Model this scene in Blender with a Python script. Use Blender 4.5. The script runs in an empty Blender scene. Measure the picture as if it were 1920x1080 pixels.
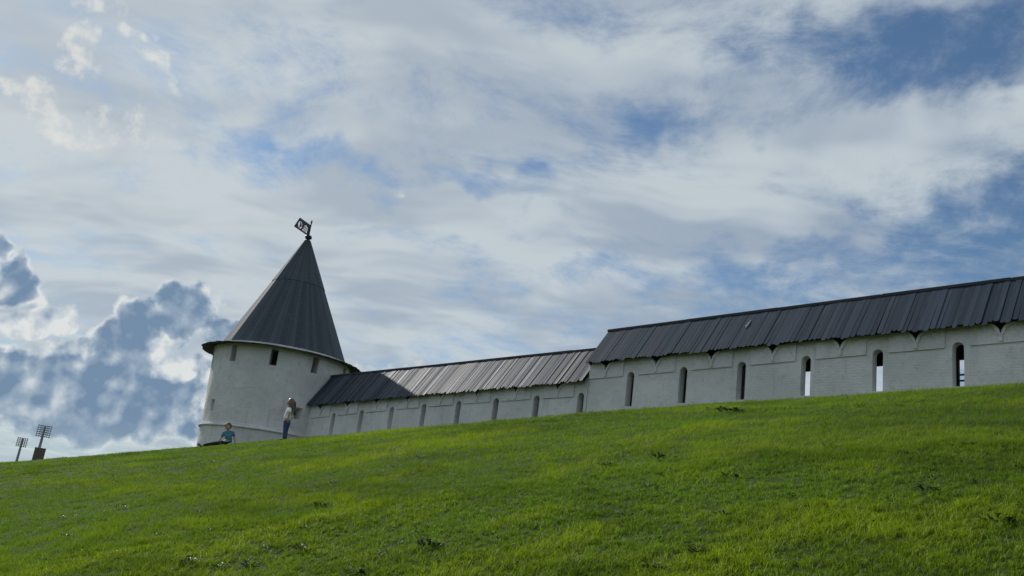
import bpy, bmesh, math, random
import numpy as np
from mathutils import Vector, Matrix, Quaternion
R = math.radians
random.seed(7)
rng = np.random.default_rng(11)
scene = bpy.context.scene
COL = scene.collection

# ------------------------------------------------------------------ camera
cam_d = bpy.data.cameras.new('camera')
cam = bpy.data.objects.new('camera', cam_d); COL.objects.link(cam)
PITCH, ROLL = math.atan(489/1680), R(7.7)
Fw = Vector((0, math.cos(PITCH), math.sin(PITCH))); Ul = Vector((0, -math.sin(PITCH), math.cos(PITCH))); Xl = Vector((1, 0, 0))
cr = Xl*math.cos(ROLL) + Ul*math.sin(ROLL); cu = -Xl*math.sin(ROLL) + Ul*math.cos(ROLL)
cam.matrix_world = Matrix(((cr.x, cu.x, -Fw.x, 0), (cr.y, cu.y, -Fw.y, 0), (cr.z, cu.z, -Fw.z, 0), (0, 0, 0, 1)))
cam_d.sensor_width = 36; cam_d.lens = 31.5; cam_d.clip_start = 0.1; cam_d.clip_end = 8000
scene.camera = cam
vs = scene.view_settings
vs.view_transform = 'Standard'; vs.look = 'None'; vs.exposure = 0; vs.gamma = 1; vs.use_curve_mapping = False
scene.cycles.max_bounces = 4; scene.cycles.diffuse_bounces = 2; scene.cycles.glossy_bounces = 2; scene.cycles.transmission_bounces = 2

# ------------------------------------------------------------------ node helper
class NT:
    def __init__(s, tree): s.t = tree; s.L = tree.links; tree.nodes.clear()
    def n(s, kind, **kw):
        o = s.t.nodes.new(kind)
        for k, v in kw.items(): setattr(o, k, v)
        return o
    def put(s, sock, v):
        if v is None: return
        if hasattr(v, 'is_output'): s.L.new(v, sock)
        else: sock.default_value = v
    def m(s, op, a, b=None, c=None, clamp=False):
        o = s.n('ShaderNodeMath', operation=op, use_clamp=clamp)
        for i, v in enumerate((a, b, c)): s.put(o.inputs[i], v)
        return o.outputs[0]
    def v(s, op, a, b=None, sc=None):
        o = s.n('ShaderNodeVectorMath', operation=op)
        s.put(o.inputs[0], a); s.put(o.inputs[1], b)
        if sc is not None: s.put(o.inputs['Scale'], sc)
        return o.outputs['Value'] if op in ('LENGTH', 'DOT_PRODUCT', 'DISTANCE') else o.outputs[0]
    def rng(s, x, a, b, c=0., d=1., smooth=True):
        o = s.n('ShaderNodeMapRange', interpolation_type='SMOOTHSTEP' if smooth else 'LINEAR')
        for i, v in enumerate((x, a, b, c, d)): s.put(o.inputs[i], v)
        return o.outputs[0]
    def mix(s, f, a, b, mode='MIX'):
        o = s.n('ShaderNodeMix', data_type='RGBA', blend_type=mode, clamp_factor=True)
        s.put(o.inputs[0], f)
        for i, v in ((6, a), (7, b)):
            if isinstance(v, (tuple, list)) and len(v) == 3: v = (*v, 1)
            s.put(o.inputs[i], v)
        return o.outputs[2]
    def noise(s, vec, scale, detail=4, rough=.5, dist=0., lac=2.0, out=0):
        o = s.n('ShaderNodeTexNoise')
        s.put(o.inputs['Vector'], vec); s.put(o.inputs['Scale'], scale); s.put(o.inputs['Detail'], detail)
        s.put(o.inputs['Roughness'], rough); s.put(o.inputs['Distortion'], dist); s.put(o.inputs['Lacunarity'], lac)
        return o.outputs[out]
    def mapping(s, vec, loc=(0, 0, 0), rot=(0, 0, 0), scale=(1, 1, 1), kind='POINT'):
        o = s.n('ShaderNodeMapping', vector_type=kind)
        s.put(o.inputs[0], vec); o.inputs[1].default_value = loc; o.inputs[2].default_value = rot; o.inputs[3].default_value = scale
        return o.outputs[0]
    def xyz(s, x, y, z=0.):
        o = s.n('ShaderNodeCombineXYZ')
        for i, v in enumerate((x, y, z)): s.put(o.inputs[i], v)
        return o.outputs[0]
    def sep(s, v):
        o = s.n('ShaderNodeSeparateXYZ'); s.put(o.inputs[0], v); return o.outputs
    def ramp(s, f, stops):
        o = s.n('ShaderNodeValToRGB'); s.put(o.inputs[0], f); e = o.color_ramp.elements
        while len(e) < len(stops): e.new(.5)
        for q, (p, c) in zip(e, stops): q.position = p; q.color = (*c, 1)
        return o.outputs[0]

# ------------------------------------------------------------------ sky and sun
SUN_EL, SUN_AZ = R(34), R(-39.8)          # azimuth from +Y towards +X
SUNV = Vector((math.sin(SUN_AZ)*math.cos(SUN_EL), math.cos(SUN_AZ)*math.cos(SUN_EL), math.sin(SUN_EL)))
# directions in degrees: azimuth, elevation, half-widths, tilt, weight
CIRRUS = [
    (-15.26, 21.38, 5.44, 1.66, 11.7, -0.72),
    (-18.30, 22.46, 8.48, 1.34, -4.3, -0.20),
    (-1.38, 23.07, 4.45, 1.17, -6.3, -0.64),
    (7.40, 27.19, 1.89, 0.92, 7.7, -0.35),
    (0.18, 27.63, 4.57, 1.15, -4.3, -0.41),
    (22.78, 30.64, 16.56, 2.66, 10.7, -0.58),
    (30.39, 32.50, 8.31, 3.99, 7.7, -0.35),
    (7.84, 33.24, 11.49, 1.86, -4.3, -0.41),
    (26.02, 21.26, 12.03, 1.28, 14.7, -0.67),
    (30.60, 19.65, 7.99, 2.12, 15.7, -0.58),
    (1.19, 18.03, 5.91, 1.10, 7.7, -0.55),
    (-24.32, 26.05, 4.93, 1.14, -14.3, -0.29),
    (-13.85, 30.96, 2.06, 2.22, -12.3, -0.23),
    (-9.46, 19.99, 3.15, 0.93, -0.3, -0.29),
    (18.58, 17.46, 15.73, 2.24, 13.7, -0.26),
    (17.59, 24.88, 19.60, 2.60, 12.7, 0.28),
    (-5.73, 28.63, 14.13, 4.20, 7.7, 0.24),
    (-27.90, 18.40, 11.30, 4.91, 7.7, 0.28),
    (-13.95, 15.31, 15.13, 4.58, 7.7, 0.28),
    (26.34, 27.55, 9.82, 1.40, 10.7, 0.24),
    (-4.57, 20.05, 11.92, 1.56, 3.7, 0.28),
]
PUFFS = [
    (-31.16, 20.62, 3.48, 0.89, -4.3, 1.00),
    (-29.73, 23.83, 1.63, 0.78, 7.7, 1.00),
    (-26.63, 25.53, 1.01, 0.49, 7.7, 0.90),
    (-29.41, 26.36, 1.20, 1.19, 7.7, 0.90),
    (-24.34, 24.68, 0.96, 0.56, 7.7, 0.90),
    (-27.10, 21.04, 3.61, 0.74, -0.3, 0.60),
    (-8.27, 21.77, 0.72, 0.61, 7.7, 0.60),
    (-7.79, 9.95, 2.39, 0.60, 11.7, 0.85),
]
BANK = [
    (-20.01, 11.22, 2.16, 1.86, 7.7, 1.00),
    (-22.07, 9.71, 1.92, 1.64, 7.7, 1.00),
    (-24.07, 8.10, 2.06, 1.42, 7.7, 1.00),
    (-26.54, 6.04, 5.15, 2.17, 7.7, 1.00),
    (-21.94, 6.63, 5.35, 2.50, 7.7, 1.00),
    (-19.28, 5.53, 3.50, 2.09, -2.3, 1.00),
    (-24.33, 4.47, 7.95, 1.52, 1.7, 1.00),
    (-29.68, 10.99, 1.39, 1.31, 7.7, 1.00),
    (-28.39, 8.92, 2.58, 1.14, 7.7, 0.85),
    (-17.13, 9.99, 2.31, 1.49, 7.7, 0.75),
    (-17.50, 7.30, 1.95, 3.06, 7.7, 0.70),
    (-30.46, 12.57, 0.73, 0.77, 7.7, 0.80),
    (-33.33, 4.76, 5.63, 3.09, 7.7, 1.00),
]
BRIGHT = [
    (-28.27, 9.00, 3.04, 1.38, 7.7, 0.90),
    (-20.08, 8.37, 1.29, 1.08, 7.7, 0.90),
    (-26.70, 7.76, 2.44, 0.73, -7.3, 0.60),
    (-17.33, 6.52, 1.46, 2.57, 7.7, 0.65),
    (-28.97, 7.50, 1.20, 0.59, 7.7, 0.50),
]
def build_world():
    w = bpy.data.worlds.new('World'); scene.world = w; w.use_nodes = True
    T = NT(w.node_tree)
    D = T.n('ShaderNodeTexCoord').outputs['Generated']
    x, y, z = T.sep(D)
    zc = T.m('MAXIMUM', z, 0.)
    az = T.m('ARCTAN2', x, y); el = T.m('ARCSINE', z)
    P = T.xyz(T.m('MULTIPLY', az, 57.29578), T.m('MULTIPLY', el, 57.29578), 1.)              # degrees
    sky = T.n('ShaderNodeTexSky', sky_type='NISHITA'); sky.sun_disc = False
    sky.sun_elevation = SUN_EL; sky.sun_rotation = SUN_AZ % (2*math.pi)
    sky.altitude = 100; sky.air_density = 1.0; sky.dust_density = 0.3; sky.ozone_density = 1.6
    skyc = sky.outputs[0]
    # plane coordinates of a high cloud sheet
    den = T.m('ADD', zc, .16)
    pl = T.xyz(T.m('DIVIDE', x, den), T.m('DIVIDE', y, den))
    def n2d(vec, scale, detail, rough=.5, out=0):
        o = T.noise(vec, scale, detail, rough, 0., out=out); o.node.noise_dimensions = '2D'; return o
    half = (.5, .5, .5)
    plw = T.v('ADD', pl, T.v('SCALE', T.v('SUBTRACT', n2d(pl, 1.6, 2, .55, 1), half), None, .26))
    n1 = n2d(T.mapping(plw, rot=(0, 0, R(38)), scale=(.75, 1.7, 1)), 1.9, 7, .62)
    n2 = n2d(T.mapping(plw, loc=(3.1, 1.7, 0), rot=(0, 0, R(20))), 5.2, 7, .70)
    base = T.m('ADD', T.m('MULTIPLY', T.m('SUBTRACT', n1, .5), 2.0), T.m('MULTIPLY', T.m('SUBTRACT', n2, .5), 2.7))
    cov0 = T.m('ADD', base, .80)
    shade = n2d(T.mapping(plw, loc=(9, 4, 0), scale=(.8, 1.5, 1)), 2.2, 3, .6)
    lit = T.m('ADD', T.m('MULTIPLY', T.v('DOT_PRODUCT', D, tuple(SUNV)), .5), .5)   # forward scattering towards the sun
    lit = T.m('POWER', T.m('MAXIMUM', lit, 0.), 9.)
    veil = T.mix(T.rng(shade, .34, .64), (3.2, 3.95, 4.9), (5.3, 5.95, 6.4))
    veil = T.mix(T.m('MULTIPLY', lit, .45), veil, (6.6, 6.9, 6.8))
    blue = T.v('MULTIPLY', skyc, (.64, .77, .84))
    def sheet(cov): return T.mix(T.m('MULTIPLY', T.rng(cov, -.60, 1.20), .95), blue, veil)
    def air(c): return T.mix(T.rng(el, R(5.), R(0.), 0., .75), c, (4.4, 5.6, 6.2))      # pale air close to the horizon
    def ell2(vec, f):
        """squared distance from an ellipse's centre, in its half-widths; vec carries 1 in z"""
        cs, sn = math.cos(R(f[4])), math.sin(R(f[4]))
        ua, ub = (cs/f[2], sn/f[2]), (-sn/f[3], cs/f[3])
        d1 = T.v('DOT_PRODUCT', vec, (*ua, -(ua[0]*f[0]+ua[1]*f[1]))); d2 = T.v('DOT_PRODUCT', vec, (*ub, -(ub[0]*f[0]+ub[1]*f[1])))
        return T.m('MULTIPLY_ADD', d1, d1, T.m('MULTIPLY', d2, d2))
    wn = n2d(P, .17, 3, .55, 1)
    w0 = T.v('MULTIPLY', T.v('SUBTRACT', wn, half), (1, 1, 0))
    Pw = T.v('ADD', P, T.v('SCALE', w0, None, 7.))
    fine = n2d(P, 1.0, 7, .60)
    cov = cov0
    for f in CIRRUS:
        cov = T.m('ADD', cov, T.rng(ell2(Pw, f), 2.2, 0., 0., f[5]))
    front = sheet(cov)
    # small bright cloudlets
    pf = None
    for f in PUFFS:
        g = T.rng(ell2(Pw, f), 2.2, 0., 0., f[5])
        pf = g if pf is None else T.m('MAXIMUM', pf, g)
    pm = T.rng(T.m('ADD', T.m('MULTIPLY', pf, 1.5), T.m('MULTIPLY', T.m('SUBTRACT', fine, .62), 5.)), -.3, 2.0, 0., .72)
    pm = T.m('MULTIPLY', pm, T.rng(pf, 0., .35))
    front = T.mix(pm, front, (7.7, 7.7, 7.2))
    # cumulus: rounded heaps, bright where thin, blue grey where thick
    Pc = T.v('ADD', P, T.v('SCALE', w0, None, 3.6))
    body = None
    for f in BANK:
        d = T.m('SUBTRACT', f[5], T.m('SQRT', ell2(Pc, f)))
        body = d if body is None else T.m('SMOOTH_MAX', body, d, .22)
    # elsewhere the same kind of heaps drift on along the horizon
    far = T.m('ADD', T.m('MULTIPLY', T.m('SUBTRACT', T.noise(T.mapping(D, scale=(1, 1, 2.2)), 3.2, 1, .5), .5), 3.), T.rng(el, R(1.2), R(7.5), -.1, -2.3))
    far = T.m('SUBTRACT', far, T.rng(T.m('ABSOLUTE', az), R(46), R(34), 0., 3.))
    def bill(vec):
        v1 = T.n('ShaderNodeTexVoronoi', feature='F1', distance='EUCLIDEAN', voronoi_dimensions='2D')
        v1.inputs['Scale'].default_value = .52
        v1.normalize = False; v1.inputs['Detail'].default_value = 2.0; v1.inputs['Roughness'].default_value = .5; v1.inputs['Lacunarity'].default_value = 2.3
        T.put(v1.inputs['Vector'], vec)
        return v1.outputs['Distance']
    Pb = T.v('ADD', P, T.v('SCALE', T.v('SUBTRACT', n2d(P, .9, 3, .55, 1), half), None, .9))
    b0 = bill(Pb)
    def lump(vec): return n2d(vec, .62, 3, .45)
    l0 = lump(P); l1 = lump(T.v('ADD', P, (-.42, .48, 0)))     # the second sampled a little towards the sun
    wob = T.m('ADD', T.m('MULTIPLY', T.m('SUBTRACT', .72, b0), .30), T.m('MULTIPLY', T.m('SUBTRACT', fine, .5), .42))
    relief = T.m('MULTIPLY', T.m('SUBTRACT', l0, l1), 1.7)
    big = T.m('ADD', T.sep(wn)[2], T.m('MULTIPLY', T.m('SUBTRACT', fine, .5), .12))
    bm = None
    for f in BRIGHT:
        g = T.rng(ell2(Pc, f), 1.8, 0., 0., f[5]); bm = g if bm is None else T.m('MAXIMUM', bm, g)
    bm = T.rng(T.m('ADD', bm, T.m('MULTIPLY', T.m('SUBTRACT', fine, .5), 1.2)), .15, .75, 1., .22)
    def heaps(c, body):
        dens = T.m('ADD', body, wob)
        a = T.rng(dens, -.10, .12)
        thick = T.m('ADD', T.rng(dens, -.08, .34, .02, .86), T.m('MULTIPLY', T.m('SUBTRACT', fine, .5), .16))
        thick = T.m('SUBTRACT', thick, T.m('MULTIPLY', T.rng(big, .57, .82), .55))
        thick = T.m('SUBTRACT', T.m('MULTIPLY', thick, bm), relief, clamp=True)
        cc = T.ramp(thick, [(0., (.72, .75, .75)), (.25, (.52, .585, .64)), (.6, (.31, .40, .505)), (1., (.175, .265, .39))])
        return T.mix(a, c, T.v('SCALE', cc, None, 10.))
    def bg(c):
        b = T.n('ShaderNodeBackground'); T.put(b.inputs[0], c); b.inputs[1].default_value = .1; return b.outputs[0]
    def pick(f, a, b):
        m = T.n('ShaderNodeMixShader'); T.put(m.inputs[0], f); T.L.new(a, m.inputs[1]); T.L.new(b, m.inputs[2]); return m.outputs[0]
    gen = sheet(cov0)
    low = T.m('LESS_THAN', el, R(17))
    rest = pick(low, bg(gen), bg(air(heaps(gen, far))))
    seen = pick(T.m('MULTIPLY', low, T.m('LESS_THAN', az, R(0))), bg(air(front)), bg(air(heaps(front, T.m('MAXIMUM', body, far)))))
    ahead = T.m('MULTIPLY', T.m('LESS_THAN', T.m('ABSOLUTE', az), R(62)), T.m('LESS_THAN', el, R(58)))
    out = T.n('ShaderNodeOutputWorld'); T.L.new(pick(ahead, rest, seen), out.inputs[0])
    w.cycles.sampling_method = 'NONE'
build_world()
sl = bpy.data.lights.new('sun', 'SUN'); sl.energy = 3.4; sl.angle = R(.53); sl.color = (1, .96, .90)
so = bpy.data.objects.new('sun', sl); COL.objects.link(so); so.location = (-20, 20, 40)
so.rotation_euler = (-SUNV).to_track_quat('-Z', 'Y').to_euler()

# ------------------------------------------------------------------ site frame: s along the wall, n out from its face
OX, OY = -8.835, 49.95
UX, UY = .70475804, -.70944774
NX, NY = .70944774, .70475804
NCAM = 28.93469
def W(s, n, z): return Vector((OX + s*UX - n*NX, OY + s*UY - n*NY, z))
US = Vector((UX, UY, 0)); UN = Vector((-NX, -NY, 0)); UZ = Vector((0, 0, 1))
def SN(x, y): return (x-OX)*UX + (y-OY)*UY, NCAM - (x*NX + y*NY)

def vnoise(x, y, seed=0):
    xi = np.floor(x).astype(np.int64); yi = np.floor(y).astype(np.int64)
    fx = x-xi; fy = y-yi; fx = fx*fx*(3-2*fx); fy = fy*fy*(3-2*fy)
    def h(i, j):
        k = (i*374761393 + j*668265263 + seed*974634777) & 0xffffffff
        k = ((k ^ (k >> 13))*1274126177) & 0xffffffff
        return ((k ^ (k >> 16)) & 0xffff)/65535.
    return (h(xi, yi)*(1-fx)+h(xi+1, yi)*fx)*(1-fy) + (h(xi, yi+1)*(1-fx)+h(xi+1, yi+1)*fx)*fy
def fbm(x, y, seed=0, o=4):
    a = 0; w = .5
    for i in range(o): a = a + w*vnoise(x*2**i, y*2**i, seed+i); w *= .5
    return a/(1-.5**o)
SK = np.array([-140., -100, -75, -55, -42, -32, -24, -16, -8, 0, 8, 14, 20, 25, 30, 35, 40, 46, 60, 100])
ZK = np.array([-3.0, -1.1, -0.239, -0.607, -0.829, -0.462, 0.001, 0.477, 0.944, 1.458, 2.25, 2.824, 3.405, 3.925, 4.398, 4.767, 5.011, 5.44, 6.485, 8.0]) - .055
def ground_z(x, y):
    x = np.asarray(x, float); y = np.asarray(y, float)
    s, n = SN(x, y)
    zc = np.interp(s, SK, ZK); d = n - np.interp(s, [-140, -60, -3, 34, 60], [17, 14, 11, 6., 5.])
    m = np.interp(s, [-140, -60, 0, 41, 100], [.30, .30, .34, .385, .40])
    f = np.maximum(d, 0); front = zc - m*(np.sqrt(f*f+25)-5)
    b = np.maximum(-d, 0); back = zc - .012*b - np.interp(s, [-60, -22, -12], [.10, .06, 0.])*b
    zz = np.where(d > 0, front, back)
    zz = -9 + .5*((zz+9)+np.sqrt((zz+9)**2+4))
    near = np.exp(-(x*x+y*y)/90**2)
    return zz + near*(.10*(fbm(x*.45, y*.45, 3, 3)-.5) + .05*(fbm(x*1.7, y*1.7, 9, 2)-.5) + .022*(vnoise(x*4.3, y*4.3, 17)-.5))
def gz(x, y): return float(ground_z(np.array([x]), np.array([y]))[0])

# ------------------------------------------------------------------ materials
def mat(name, fn):
    m = bpy.data.materials.new(name); m.use_nodes = True
    T = NT(m.node_tree); out = T.n('ShaderNodeOutputMaterial')
    bs = T.n('ShaderNodeBsdfPrincipled'); T.L.new(bs.outputs[0], out.inputs[0])
    fn(T, bs, out); return m
def plain(name, col, rough=.7, metal=0., spec=.3, var=.12, scale=6.):
    def f(T, b, o):
        nz = T.noise(T.n('ShaderNodeTexCoord').outputs['Object'], scale, 4, .6)
        c = T.mix(nz, tuple(v*(1-var) for v in col), tuple(min(1, v*(1+var)) for v in col))
        T.put(b.inputs['Base Color'], c); b.inputs['Roughness'].default_value = rough
        b.inputs['Metallic'].default_value = metal; b.inputs['Specular IOR Level'].default_value = spec
    return mat(name, f)
def whitewash(name, tint):
    def f(T, b, o):
        P = T.n('ShaderNodeNewGeometry').outputs['Position']
        big = T.noise(P, .55, 6, .6); mid = T.noise(P, 3.2, 6, .65, .4); fin = T.noise(P, 22, 5, .6)
        c = T.mix(T.rng(big, .35, .68), tuple(v*.84 for v in tint), tint)
        c = T.mix(T.rng(mid, .52, .72, 0, .38), c, (.36, .37, .34))
        st = T.noise(T.mapping(P, scale=(1.5, 1.5, .18)), 2.0, 5, .6)          # rain streaks
        c = T.mix(T.rng(st, .54, .74, 0, .36), c, (.34, .36, .33))
        spot = T.noise(T.mapping(P, loc=(4, 2, 9)), 1.3, 7, .7, .6)
        c = T.mix(T.rng(spot, .66, .70, 0, .55), c, (.30, .27, .22))          # flaked patches
        T.put(b.inputs['Base Color'], c); b.inputs['Roughness'].default_value = .9; b.inputs['Specular IOR Level'].default_value = .15
        s = T.v('DOT_PRODUCT', P, (UX, UY, 0)); n = T.v('DOT_PRODUCT', P, (NX, NY, 0)); zz = T.sep(P)[2]
        br = T.n('ShaderNodeTexBrick'); T.put(br.inputs['Vector'], T.xyz(T.m('ADD', s, n), zz)); br.inputs['Scale'].default_value = 1.
        br.inputs['Brick Width'].default_value = .30; br.inputs['Row Height'].default_value = .095; br.inputs['Mortar Size'].default_value = .012; br.inputs['Mortar Smooth'].default_value = .7
        br.inputs['Color1'].default_value = (1, 1, 1, 1); br.inputs['Color2'].default_value = (.7, .7, .7, 1); br.inputs['Mortar'].default_value = (0, 0, 0, 1)
        hh = T.m('ADD', T.m('MULTIPLY', T.v('DOT_PRODUCT', br.outputs[0], (.33, .33, .33)), .16), T.m('ADD', T.m('MULTIPLY', fin, .5), T.m('MULTIPLY', mid, .9)))
        bp = T.n('ShaderNodeBump'); bp.inputs['Strength'].default_value = .8; bp.inputs['Distance'].default_value = .05
        T.put(bp.inputs['Height'], hh); T.L.new(bp.outputs[0], b.inputs['Normal'])
    return mat(name, f)
def oldwood(name, lo, hi, rough=.62, spec=.35, lichen=.25):
    def f(T, b, o):
        tc = T.n('ShaderNodeTexCoord').outputs['Object']; oi = T.n('ShaderNodeObjectInfo')
        off = T.v('SCALE', T.xyz(oi.outputs['Random'], T.m('MULTIPLY', oi.outputs['Random'], 7.3), 0.), None, 31.)
        p = T.v('ADD', tc, off)
        gr = T.noise(T.mapping(p, scale=(17, 1.1, 17)), 1., 6, .65, .5)
        bl = T.noise(T.mapping(p, scale=(4, 1.0, 4)), 1.3, 5, .6)
        c = T.mix(T.m('ADD', T.m('MULTIPLY', T.rng(gr, .30, .70, 0., 1.), .5), T.m('MULTIPLY', T.m('POWER', oi.outputs['Random'], 1.3), .8), clamp=True), lo, hi)
        c = T.mix(T.rng(bl, .58, .74, 0, lichen), c, tuple(min(1, v*1.55+.02) for v in hi))
        T.put(b.inputs['Base Color'], c); T.put(b.inputs['Roughness'], T.m('ADD', T.rng(gr, 0, 1, rough-.1, rough+.15, False), T.m('MULTIPLY', T.m('SUBTRACT', oi.outputs['Random'], .5), .14))); b.inputs['Specular IOR Level'].default_value = spec
        bp = T.n('ShaderNodeBump'); bp.inputs['Strength'].default_value = .5; bp.inputs['Distance'].default_value = .012
        T.put(bp.inputs['Height'], gr); T.L.new(bp.outputs[0], b.inputs['Normal'])
    return mat(name, f)
def blade_material():
    def f(T, b, o):
        at = T.n('ShaderNodeAttribute', attribute_name='tint'); c = at.outputs['Color']
        T.put(b.inputs['Base Color'], c); b.inputs['Roughness'].default_value = .55; b.inputs['Specular IOR Level'].default_value = .22
        tr = T.n('ShaderNodeBsdfTranslucent'); T.put(tr.inputs[0], T.mix(1., c, (1.25, 1.35, .5), 'MULTIPLY'))
        ms = T.n('ShaderNodeMixShader'); ms.inputs[0].default_value = .42
        T.L.new(b.outputs[0], ms.inputs[1]); T.L.new(tr.outputs[0], ms.inputs[2]); T.L.new(ms.outputs[0], o.inputs[0])
    return mat('grass_blade', f)
def soil_material():
    def f(T, b, o):
        P = T.n('ShaderNodeNewGeometry').outputs['Position']
        a = T.noise(P, .35, 5, .6); c2 = T.noise(P, 7., 6, .65)
        c = T.mix(T.rng(a, .35, .65), (.034, .056, .010), (.048, .074, .012))
        c = T.mix(T.rng(c2, .4, .75, 0, .6), c, (.020, .022, .010))
        T.put(b.inputs['Base Color'], c); b.inputs['Roughness'].default_value = .95; b.inputs['Specular IOR Level'].default_value = .1
    return mat('lawn_soil', f)
M = dict(
    tower=whitewash('whitewash_tower', (.80, .775, .75)), wall=whitewash('whitewash_wall', (.83, .805, .785)),
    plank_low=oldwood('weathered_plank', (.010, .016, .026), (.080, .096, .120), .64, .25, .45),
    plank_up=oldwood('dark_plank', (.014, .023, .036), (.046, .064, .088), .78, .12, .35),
    cone=oldwood('cone_board', (.036, .047, .060), (.088, .104, .122), .7, .22, .2), brim=oldwood('brim_board', (.026, .028, .032), (.050, .053, .058), .7, .25, .1),
    beam=plain('dark_timber', (.055, .055, .058), .8), core=plain('roof_sheathing', (.03, .03, .032), .9),
    iron=plain('black_iron', (.035, .037, .042), .5, .3, .4), soil=soil_material(), blade=blade_material(),
    mast=plain('mast_steel', (.17, .20, .22), .6), lamp=plain('lamp_housing', (.30, .33, .36), .5), slab=plain('brown_cladding', (.13, .10, .085), .8),
    skin=plain('skin', (.45, .27, .19), .6), white=plain('white_cotton', (.85, .84, .83), .85), jean=plain('blue_denim', (.045, .075, .15), .9),
    hair_l=plain('brown_hair', (.12, .065, .04), .38, spec=.6), hair_d=plain('dark_hair', (.045, .026, .018), .5, spec=.5),
    teal=plain('teal_cotton', (.04, .22, .20), .85), sleeve=plain('blue_cotton', (.085, .19, .29), .85), navy=plain('navy_cloth', (.018, .022, .035), .9),
    shoe=plain('dark_shoe', (.03, .03, .033), .6), sole=plain('pale_sole', (.7, .68, .62), .7), splint=plain('pale_splinter', (.6, .6, .58), .7),
    leaf=plain('weed_leaf', (.045, .095, .030), .45, spec=.4, var=.3), bark=plain('brown_stick', (.13, .075, .045), .85), green=plain('green_print', (.04, .30, .22), .8),
    eye=plain('eye_dark', (.02, .015, .012), .3), lips=plain('lips', (.36, .15, .12), .5))

# ------------------------------------------------------------------ object helpers
def obj(name, me, material=None, parent=None):
    o = bpy.data.objects.new(name, me); COL.objects.link(o)
    if material is not None and len(me.materials) == 0: me.materials.append(material)
    if parent is not None: adopt(o, parent)
    return o
def adopt(o, parent):
    o.parent = parent; o.matrix_parent_inverse = Matrix.Translation(-parent.location) if parent.parent is None and not parent.get('turned') else parent_world(parent).inverted()
def parent_world(p):
    m = p.matrix_basis.copy()
    if p.parent is not None: m = parent_world(p.parent) @ p.matrix_parent_inverse @ m
    return m
def empty(name, loc):
    o = bpy.data.objects.new(name, None); COL.objects.link(o); o.location = loc; o.empty_display_size = .3; return o
def tag(o, label=None, cat=None, group=None, kind=None):
    for k, v in (('label', label), ('category', cat), ('group', group), ('kind', kind)):
        if v: o[k] = v
    return o
def mesh(name, verts, faces, smooth=False):
    me = bpy.data.meshes.new(name); me.from_pydata([tuple(v) for v in verts], [], faces); me.update()
    if smooth: me.polygons.foreach_set('use_smooth', [True]*len(me.polygons))
    return me
def prism(name, poly, n0, n1, skip=()):
    """polygon of (s, z) swept from n0 to n1; skip: edge indices without a side face"""
    k = len(poly); v = [W(s, n0, z) for s, z in poly] + [W(s, n1, z) for s, z in poly]
    f = [tuple(range(k)), tuple(range(2*k-1, k-1, -1))]
    f += [(i, i+k, (i+1) % k+k, (i+1) % k) for i in range(k) if i not in skip]
    me = mesh(name, v, f); bm = bmesh.new(); bm.from_mesh(me); bmesh.ops.recalc_face_normals(bm, faces=bm.faces); bm.to_mesh(me); bm.free()
    return me
def joined(name, parts):
    bm = bmesh.new()
    for p in parts: bm.from_mesh(p); bpy.data.meshes.remove(p)
    me = bpy.data.meshes.new(name); bm.to_mesh(me); bm.free(); return me
def box(name, c, X, Y, Z, hx, hy, hz, bev=0.):
    v = [c + X*a*hx + Y*b*hy + Z*d*hz for a in (-1, 1) for b in (-1, 1) for d in (-1, 1)]
    f = [(0, 1, 3, 2), (4, 6, 7, 5), (0, 4, 5, 1), (2, 3, 7, 6), (0, 2, 6, 4), (1, 5, 7, 3)]
    me = mesh(name, v, f)
    bm = bmesh.new(); bm.from_mesh(me); bmesh.ops.recalc_face_normals(bm, faces=bm.faces)
    if bev: bmesh.ops.bevel(bm, geom=bm.edges[:], offset=bev, segments=1, affect='EDGES')
    bm.to_mesh(me); bm.free(); return me
def lathe(name, prof, seg, c, smooth=True, close=True, rot=0.):
    v = []; f = []; k = len(prof)
    for i in range(seg):
        a = 2*math.pi*i/seg + rot
        for r, z in prof: v.append((c[0]+r*math.cos(a), c[1]+r*math.sin(a), z))
    for i in range(seg):
        j = (i+1) % seg
        for q in range(k if close else k-1): f.append((i*k+q, j*k+q, j*k+(q+1) % k, i*k+(q+1) % k))
    me = mesh(name, v, f, smooth); bm = bmesh.new(); bm.from_mesh(me); bmesh.ops.remove_doubles(bm, verts=bm.verts, dist=1e-5); bmesh.ops.recalc_face_normals(bm, faces=bm.faces); bm.to_mesh(me); bm.free()
    return me
def tube(name, pts, rad, seg=8, smooth=True):
    pts = [Vector(p) for p in pts]; rad = rad if isinstance(rad, (list, tuple)) else [rad]*len(pts)
    v = []; f = []
    for i, p in enumerate(pts):
        d = (pts[min(i+1, len(pts)-1)]-pts[max(i-1, 0)]).normalized()
        a = d.orthogonal().normalized() if abs(d.z) < .9 else Vector((1, 0, 0)); a = (a - d*a.dot(d)).normalized(); b = d.cross(a)
        for j in range(seg):
            t = 2*math.pi*j/seg; v.append(p + (a*math.cos(t)+b*math.sin(t))*rad[i])
    for i in range(len(pts)-1):
        for j in range(seg): f.append((i*seg+j, i*seg+(j+1) % seg, (i+1)*seg+(j+1) % seg, (i+1)*seg+j))
    f.append(tuple(range(seg))[::-1]); f.append(tuple(range((len(pts)-1)*seg, len(pts)*seg)))
    return mesh(name, v, f, smooth)

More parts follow.
